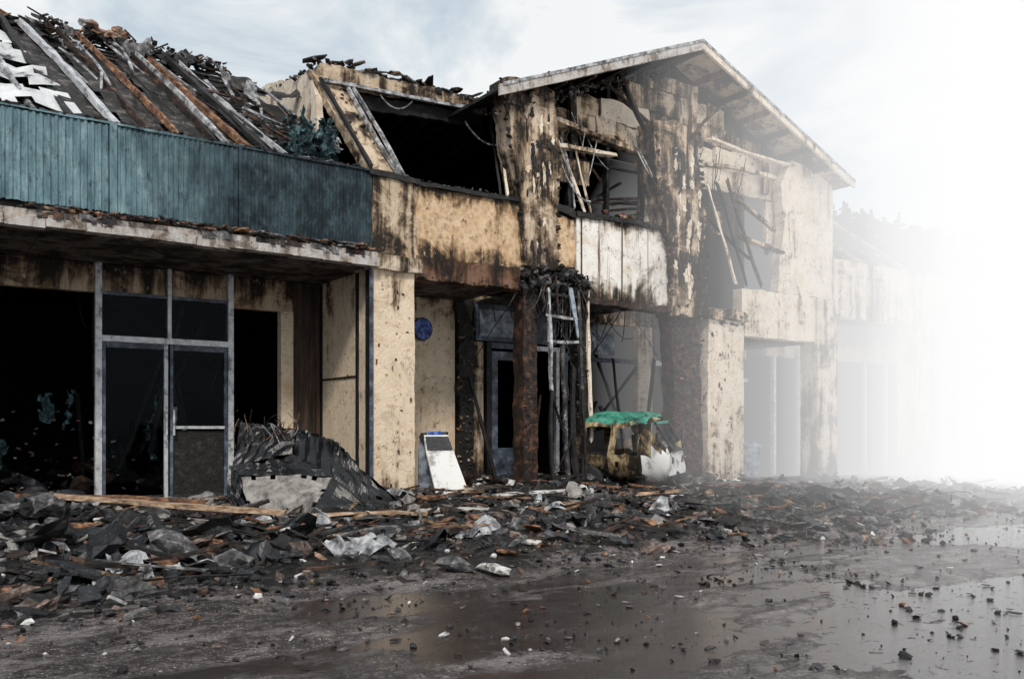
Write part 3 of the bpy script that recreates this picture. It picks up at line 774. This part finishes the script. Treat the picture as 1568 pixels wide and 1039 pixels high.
for i in range(NS):
    for k in range(ring):
        a=i*ring+k;c=i*ring+(k+1)%ring; f4=(a,c,c+ring,a+ring)
        z=sum(vs[q][2] for q in f4)/4;x=sum(vs[q][0] for q in f4)/4;y=abs(sum(vs[q][1] for q in f4)/4)
        if z>1.05 and x<.4: fs['grn'].append(f4)
        elif .68<z<1.0 and y>.3 and (-.5<x<-.12 or -.02<x<.32): continue
        elif x>.42 and z>.66 and y<.36 and x<.72: continue
        elif x>.38 and z<=.66: fs['signwhite'].append(f4)
        elif z<.45 and R()<.06: continue
        else: fs['yel'].append(f4)
o=len(body.v); body.v+=vs
for m,l in fs.items():
    k=body.mi(m)
    for f4 in l: body.f.append(f4); body.m.append(k)
body.add([vs[k] for k in range(ring)],[tuple(range(ring))],'yel')
body.add([vs[NS*ring+k] for k in range(ring)],[tuple(range(ring-1,-1,-1))],'signwhite')
child(body,'body',True)
it=MB()
it.box(-.66,.42,-.40,.40,.26,.32,'char'); it.box(-.62,-.3,-.36,.36,.32,.6,'char',.02); it.box(-.64,-.56,-.36,.36,.55,.9,'char',.02)
it.box(.05,.2,-.1,.1,.32,.6,'char',.01); it.beam((.3,0,.4),(.42,0,.85),.03,.03,'char')
child(it,'seats_and_floor')
fr=MB()
for sy in (-1,1):
    fr.beam((.78,sy*.30,.66),(.5,sy*.30,1.06),.035,.035,'char2'); fr.beam((.34,sy*.46,.68),(.3,sy*.40,1.04),.035,.035,'yel')
    fr.beam((-.07,sy*.53,.62),(-.07,sy*.44,1.04),.04,.04,'yel')
    fr.beam((.62,sy*.42,.72),(.66,sy*.62,.84),.02,.02,'char'); fr.box(.64,.67,sy*.62-.06,sy*.62+.06,.8,.93,'char2')
fr.beam((.78,-.30,.67),(.78,.30,.67),.035,.035,'char2'); fr.beam((.5,-.30,1.06),(.5,.30,1.06),.04,.04,'grn')
fr.beam((.77,-.38,.27),(.77,.38,.27),.05,.07,'char2')
child(fr,'frame')
gw=MB(); gw.add([(.76,-.28,.68),(.76,.28,.68),(.51,.28,1.04),(.51,-.28,1.04)],[(0,1,2,3)],'glass'); child(gw,'windscreen')
wh=MB()
def wheel(cx,cy,r,w):
    n=20;pr=[(-w/2,r*.55),(-w/2,r*.9),(-w/3,r),(w/3,r),(w/2,r*.9),(w/2,r*.55)];vs=[];fs=[]
    for i in range(n):
        a=i/n*6.283
        for (yy,rr) in pr: vs.append((cx+rr*math.cos(a),cy+yy,.2+rr*math.sin(a)))
    p=len(pr)
    for i in range(n):
        for k in range(p-1): fs.append((i*p+k,((i+1)%n)*p+k,((i+1)%n)*p+k+1,i*p+k+1))
    wh.add(vs,fs,'rubber')
    vs=[];fs=[]
    for sgn in (-1,1):
        o=len(vs)
        vs+=[(cx+r*.55*math.cos(i/n*6.283),cy+sgn*w*.3,.2+r*.55*math.sin(i/n*6.283)) for i in range(n)]
        fs.append(tuple(range(o,o+n)))
    wh.add(vs,fs,'galv')
wheel(-.45,.5,.22,.11); wheel(-.45,-.5,.22,.11); wheel(.6,0,.22,.11)
child(wh,'wheels')
hl=MB()
for sy in (-.24,.24):
    for k in range(3): hl.beam((.74+k*.012,sy,.52),(.755+k*.012,sy,.52),.13-.03*k,.13-.03*k,'galv' if k<2 else 'glass')
child(hl,'headlamps')

bb=MB()
n=16
for (z0,z1,r0,r1) in ((0,.62,.2,.25),(.62,.66,.28,.28),(.66,.72,.26,.12)):
    vs=[];fs=[]
    for i in range(n):
        a=i/n*6.283; vs+=[(14.2+r0*math.cos(a),.9+r0*math.sin(a),z0+.1),(14.2+r1*math.cos(a),.9+r1*math.sin(a),z1+.1)]
    for i in range(n): fs.append((2*i,2*((i+1)%n),2*((i+1)%n)+1,2*i+1))
    fs.append(tuple(2*i+1 for i in range(n))); bb.add(vs,fs,'signgrey')
bb.build('litter_bin')

# ------------------------------------------------------------------ black tarp heap
t=MB()
C0=Vector((3.95,-1.5,0)); ru=Vector((.8227,-.5685,0)); dv=Vector((.5685,.8227,0))
def T(u,v,h): return C0+ru*u+dv*v+Vector((0,0,h))
A=T(-.90,.15,1.16);A2=T(-.95,-.05,.66);Bp=T(-.3,.25,1.10);C=T(.15,.2,.98);D=T(.62,.1,.54);E=T(1.12,-.05,.16);F=T(.84,-.44,.08);Gp=T(0.05,-.68,.08);H=T(-.62,-.54,.16);I=T(-.80,-.2,.56);J=T(.25,-.25,.56);K=T(-.25,-.02,.80)
P=t.patch
P((A2,K,Bp,A),14,10,.03,'tarp',2,.0,.07,3,(1,-.6))
P((K,J,C,Bp),14,10,.03,'tarp',2,.0,.10,2.6,(1,.3))
P((J,F,D,C),20,10,.03,'tarp',2,.0,.10,3.5,(.25,1.2))
P((D,F,E,E+Vector((.02,0,.02))),10,6,.04,'tarp',2,.1,.05,2)
P((J,Gp,F,F+Vector((.05,0,.02))),14,8,.03,'tarp',2,.05,.06,3,(1,.3))
P((H,Gp,J,I),18,12,.05,'tarpg',2.4,.25,.03,2,(1,.4))
P((I,J,K,A2),14,8,.03,'tarp',2,.0,.09,2.2,(.7,1))
P((T(-.98,.3,.2),A2,A,T(-.92,.5,.9)),10,10,.05,'tarp',2,.1,.10,3)
P((A,Bp,T(-.2,.6,.3),T(-.9,.6,.3)),10,10,.05,'tarp',2,.1,.10,3)
P((Bp,C,T(.3,.6,.2),T(-.2,.6,.3)),10,10,.05,'tarp',2,.1,.10,3)
P((C,D,T(.8,.5,.1),T(.3,.6,.2)),10,10,.05,'tarp',2,.1,.10,3)
P((D,E,T(1.2,.4,.1),T(.8,.5,.1)),8,8,.05,'tarp',2,.1,.08,2)
P((T(-.95,-.25,.35),H,T(-.5,-.8,.05),T(-1.0,-.6,.05)),10,8,.05,'tarp',2,.2,.08,2.5)
P((A2,I,H,T(-.95,-.25,.35)),8,8,.04,'tarp',2,.1,.06,2)
P((T(.3,-.5,.2),T(.9,-.4,.14),T(1.25,-.65,.05),T(.4,-.9,.05)),12,8,.04,'tarp',2,.2,.07,3)
for i in range(22):
    u=U(-.95,-.3); t.cable(T(u,.1,U(.8,1.0)),T(u+U(-.2,.3),U(-.2,.1),U(1.1,1.35)),U(-.1,.1),.005,random.choice(['char','rust','galv']),7,.1)
t.build('crumpled_black_tarp')

# ------------------------------------------------------------------ ground
def gh(x,y):
    if y>1.9: return .02
    n=noise.fractal(Vector((x*.40,y*.95,3.3)),.75,2.1,6)
    far=min(1,max(0,(-y-12)/10))+min(1,max(0,(abs(x-8)-14)/10))
    mud=max(0,.0015+.030*n-.0007*(x-3)*(1 if x>3 else .3))
    mud=mud*(1-min(1,far))+.02*min(1,far)
    if y<-6.9 or x<-20: return mud
    e=min(1,max(0,(y+5.9+1.0*noise.noise((x*.5,y*.5,0)))/1.8))*min(1,max(0,(1.5-y)/1.2))
    e*=min(1,max(.25,(16-x)/6))
    h=.5+.5*noise.noise((x*.9,y*.9,1)); h2=abs(noise.noise((x*2.6,y*2.6,5))); h3=abs(noise.noise((x*7,y*7,8)))
    return max(mud*(1-e),0)+e*(.03+.12*h+.10*h2+.07*h3)
st=.065
xs=[-300,-150,-60,-25,-12,-8,-5,-3]+[-2+st*i for i in range(int(19/st))]+[17.5,19,21,26,40,80,160,300]
ys=[-300,-150,-60,-30,-20,-15,-12.5,-11]+[-10.2+st*i for i in range(int(12.2/st))]+[3,5,8,20,60,150,300]
vs=[(x,y,gh(x,y)) for y in ys for x in xs]; nx=len(xs)
me=bpy.data.meshes.new('ground'); me.from_pydata(vs,[],[(j*nx+i,j*nx+i+1,(j+1)*nx+i+1,(j+1)*nx+i) for j in range(len(ys)-1) for i in range(nx-1)])
me.materials.append(M['wet']); me.materials.append(M['sludge'])
for p in me.polygons:
    c=p.center
    if c.z>.045+.03*noise.noise((c.x*5,c.y*5,0)): p.material_index=1
    p.use_smooth=True
G=bpy.data.objects.new('ground',me); scene.collection.objects.link(G)
pv=MB(); pv.box(XL,XR,-.35,1.7,-.1,.07,'conc'); pv.build('pavement')

# ------------------------------------------------------------------ rubble
r=MB()
pal=['char']*9+['char2']*10+['ash']*4+['bwood']*2+['mudst']*3+['rust','brick','greyfoam','sludge','sludge','tanh']
def dens(x,y): return min(1,max(0,(y+6.2+1.4*noise.noise((x*.45,y*.45,7)))/2.2))
def rx(): return U(-.5,15) if R()<.88 else U(-6,26)
cnt=0
while cnt<19000:
    x=rx();y=U(-6.8,.3)
    if R()>dens(x,y)*(1 if x<13 else .6): continue
    k=R(); sz=.010+.050*k**3; r.chunk((x,y,gh(x,y)+sz*.25),sz,random.choice(pal),.8,.3); cnt+=1
cnt=0
while cnt<1000:
    x=rx();y=U(-5.5,.2)
    if R()>dens(x,y): continue
    sz=U(.05,.14); r.chunk((x,y,gh(x,y)+sz*.15),sz,random.choice(pal[:29]),.65,.3,hi=True); cnt+=1
for i in range(120):
    x=rx();y=U(-4.6,-.2); sz=U(.14,.26); r.chunk((x,y,gh(x,y)),sz,random.choice(['char','char2','ash','char2','char','tanh']),.6,.35,hi=True)
for (x,y,sz,m) in ((1.75,-4.05,.24,'ash'),(1.3,-3.7,.28,'char2'),(2.2,-3.5,.26,'char'),(2.0,-4.7,.17,'ash'),(2.9,-3.6,.2,'char2'),(1.1,-4.6,.22,'char2'),(.9,-3.2,.3,'char'),(3.3,-3.0,.2,'ash'),(2.6,-4.5,.14,'mudst'),(3.4,-5.6,.13,'ash'),(3.6,-5.75,.10,'greyfoam'),(1.2,-5.3,.13,'ash')):
    r.chunk((x,y,gh(x,y)+.03),sz,m,.6,.35,hi=True)
cnt=0
while cnt<1000:
    x=rx();y=U(-5.9,.3)
    if R()>dens(x,y): continue
    r.slab((x,y,gh(x,y)+U(.01,.07)),U(.03,.16),U(.03,.10),U(.006,.02),random.choice(['char2','ash','char','tarpg','char2','bwood','char','rust','greyfoam','char2']),.45); cnt+=1
cnt=0
while cnt<460:
    x=rx();y=U(-5.4,.2)
    if R()>dens(x,y): continue
    a=U(-1.0,1.0)+ (3.14 if R()<.5 else 0); L=U(.1,.8); z=gh(x,y)+.03
    r.beam((x,y,z+U(0,.06)),(x+L*math.cos(a),y+L*math.sin(a)*.7,z+U(0,.14)),U(.012,.05),U(.01,.03),random.choice(['bwood','char','wood','char','ash','char2','bwood','char','rust','char']),.008,bow=.02); cnt+=1
for i in range(120):
    x=rx();y=U(-4.9,-.2); z=gh(x,y)+.03
    r.sheet((x,y,z),Vector((U(.15,.45),U(-.2,.2),U(-.05,.08))),Vector((U(-.15,.15),U(.15,.35),U(0,.1))),8,7,.14,random.choice(['char2','tarp','tarpg','char2','galv','char','tarp']),4,.35)
for i in range(9000):
    x=U(-.5,11);y=U(-10.0,-5.0)
    if R()>math.exp((y+5.0)*.40)*(1.2 if x<6 else .45)*(.3+1.6*max(0,.25+noise.noise((x*1.1,y*1.1,4)))): continue
    k=R(); sz=.004+.026*k**4; r.chunk((x,y,gh(x,y)+sz*.3),sz,random.choice(pal),.6,.3)
for i in range(140):
    x=U(0,7);y=U(-8.8,-5.2); r.slab((x,y,gh(x,y)+.008),U(.01,.05),U(.01,.03),.005,random.choice(['char2','greyfoam','ash','mudst','char','bwood']),.2)
for i in range(90):
    x=rx();y=U(-4.5,.0);z=gh(x,y)+.05; r.cable((x,y,z),(x+U(-.7,.7),y+U(-.5,.5),z+U(0,.1)),-U(.0,.08),.006,random.choice(['char','char','rust']),10,.2)
for i in range(130):
    x=U(.2,1.6); y=U(-1.6,-.2); r.chunk((x,y,.12+U(0,.25)),U(.06,.2),random.choice(['char','char2','ash','char']),hi=True)
for i in range(420):
    x=U(7.2,12.8); y=U(-.5,1.6); r.chunk((x,y,.1+U(0,.2)),U(.02,.13),random.choice(['char','char2','ash','char','bwood','char','greyfoam']))
for i in range(300):
    x=U(4.2,7.2); y=U(-.8,1.3); r.chunk((x,y,.08+U(0,.1)),U(.02,.11),random.choice(['char','char2','ash','char','brick']))
r.build('rubble')
w=MB()
w.beam((1.15,-.95,.42),(3.12,-2.75,.27),.13,.045,'plank',.006,bow=.02); w.beam((1.0,-.75,.40),(2.6,-1.9,.34),.10,.04,'rust',.006,bow=.03)
w.build('fallen_planks')
w=MB()
for (x,y,a,L,wd,m) in ((4.6,-2.7,-.35,.9,.2,'greyfoam'),(3.3,-2.75,-.45,1.2,.07,'plank'),(6.3,-1.5,-.3,1.1,.18,'greyfoam'),(7.9,-1.9,-.5,1.1,.12,'plank'),(2.2,-2.9,-.2,.7,.2,'tarpg'),(6.2,-.7,.1,1.0,.25,'pale'),(9.8,-1.9,-.4,1.5,.1,'rust'),(7.0,-2.3,-.3,.8,.16,'ash'),(10.6,-1.4,-.2,1.5,.25,'ash')):
    w.beam((x,y,gh(x,y)+.1),(x+L*math.cos(a),y+L*math.sin(a),gh(x+L*math.cos(a),y+L*math.sin(a))+.11),wd,.03,m,.014,bow=.03)
w.build('fallen_boards')

# ------------------------------------------------------------------ added glowing haze, puts a white fade over the far end
glow_haze=empty('fog_bank')
def glow_haze_mat(d,k):
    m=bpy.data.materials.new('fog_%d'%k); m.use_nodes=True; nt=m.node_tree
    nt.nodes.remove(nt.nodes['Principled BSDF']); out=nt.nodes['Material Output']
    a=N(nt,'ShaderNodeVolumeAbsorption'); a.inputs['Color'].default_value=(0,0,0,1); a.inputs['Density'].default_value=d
    e=N(nt,'ShaderNodeEmission'); e.inputs[0].default_value=(1,1,1,1); e.inputs[1].default_value=d*1.0  # self-glow stands in for scattered light and also brightens nearby walls
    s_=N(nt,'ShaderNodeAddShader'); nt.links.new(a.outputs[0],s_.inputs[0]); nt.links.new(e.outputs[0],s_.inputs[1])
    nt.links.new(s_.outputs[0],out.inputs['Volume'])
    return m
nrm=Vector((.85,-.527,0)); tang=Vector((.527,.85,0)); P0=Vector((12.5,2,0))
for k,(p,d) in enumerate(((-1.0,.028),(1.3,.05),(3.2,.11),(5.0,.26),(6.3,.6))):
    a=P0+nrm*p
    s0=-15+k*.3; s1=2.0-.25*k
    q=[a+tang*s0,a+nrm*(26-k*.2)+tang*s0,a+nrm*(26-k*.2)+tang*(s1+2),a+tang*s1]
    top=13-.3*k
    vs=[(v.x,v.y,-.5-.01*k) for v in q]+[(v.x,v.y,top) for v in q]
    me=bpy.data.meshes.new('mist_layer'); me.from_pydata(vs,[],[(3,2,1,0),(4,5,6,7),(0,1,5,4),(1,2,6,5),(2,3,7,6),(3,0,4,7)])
    me.materials.append(glow_haze_mat(d,k)); ob=bpy.data.objects.new('mist_layer_%d'%(k+1),me); scene.collection.objects.link(ob); ob.parent=glow_haze

# ------------------------------------------------------------------ world + sun
W=bpy.data.worlds.new('World'); scene.world=W; W.use_nodes=True; nt=W.node_tree
bg=nt.nodes['Background']; bg.inputs[1].default_value=.1
sky=N(nt,'ShaderNodeTexSky'); sky.sky_type='NISHITA'; sky.sun_disc=False
el=math.radians(42); az=math.radians(212)
sky.sun_elevation=el; sky.sun_rotation=az
tc=N(nt,'ShaderNodeTexCoord'); mp=N(nt,'ShaderNodeMapping'); mp.inputs['Scale'].default_value=(1,1,2.6)
nt.links.new(tc.outputs['Generated'],mp.inputs[0])
cn=N(nt,'ShaderNodeTexNoise'); cn.inputs['Scale'].default_value=3.6; cn.inputs['Detail'].default_value=8; cn.inputs['Roughness'].default_value=.58; cn.inputs['Distortion'].default_value=.4
nt.links.new(mp.outputs[0],cn.inputs['Vector'])
cf=ramp(nt,cn.outputs['Fac'],[(.38,.74),(.58,1.)])
cc=ramp(nt,cn.outputs['Fac'],[(.40,(6.5,7.5,8.1)),(.58,(9.0,9.2,9.3))])
nt.links.new(mix(nt,cf,sky.outputs[0],cc),bg.inputs[0])
sl=bpy.data.lights.new('sun','SUN'); sl.energy=2.2; sl.angle=math.radians(10); sl.color=(1,.93,.84)
so=bpy.data.objects.new('sun',sl); scene.collection.objects.link(so)
dirv=Vector((math.sin(az)*math.cos(el),math.cos(az)*math.cos(el),math.sin(el)))
so.rotation_euler=dirv.to_track_quat('Z','Y').to_euler(); so.location=(-10,-20,20)

# ------------------------------------------------------------------ camera
cam=bpy.data.cameras.new('camera'); co=bpy.data.objects.new('camera',cam); scene.collection.objects.link(co)
co.location=(0,-11.2,1.1)
co.rotation_euler=(math.radians(90),0,math.radians(-(90-55.35)))
cam.sensor_width=36; cam.lens=36*1358/1568
cam.shift_y=(655-519.5)/1568
cam.clip_end=1500; cam.clip_start=.05
scene.camera=co
print('verts',sum(len(o.data.vertices) for o in scene.objects if o.type=='MESH'))
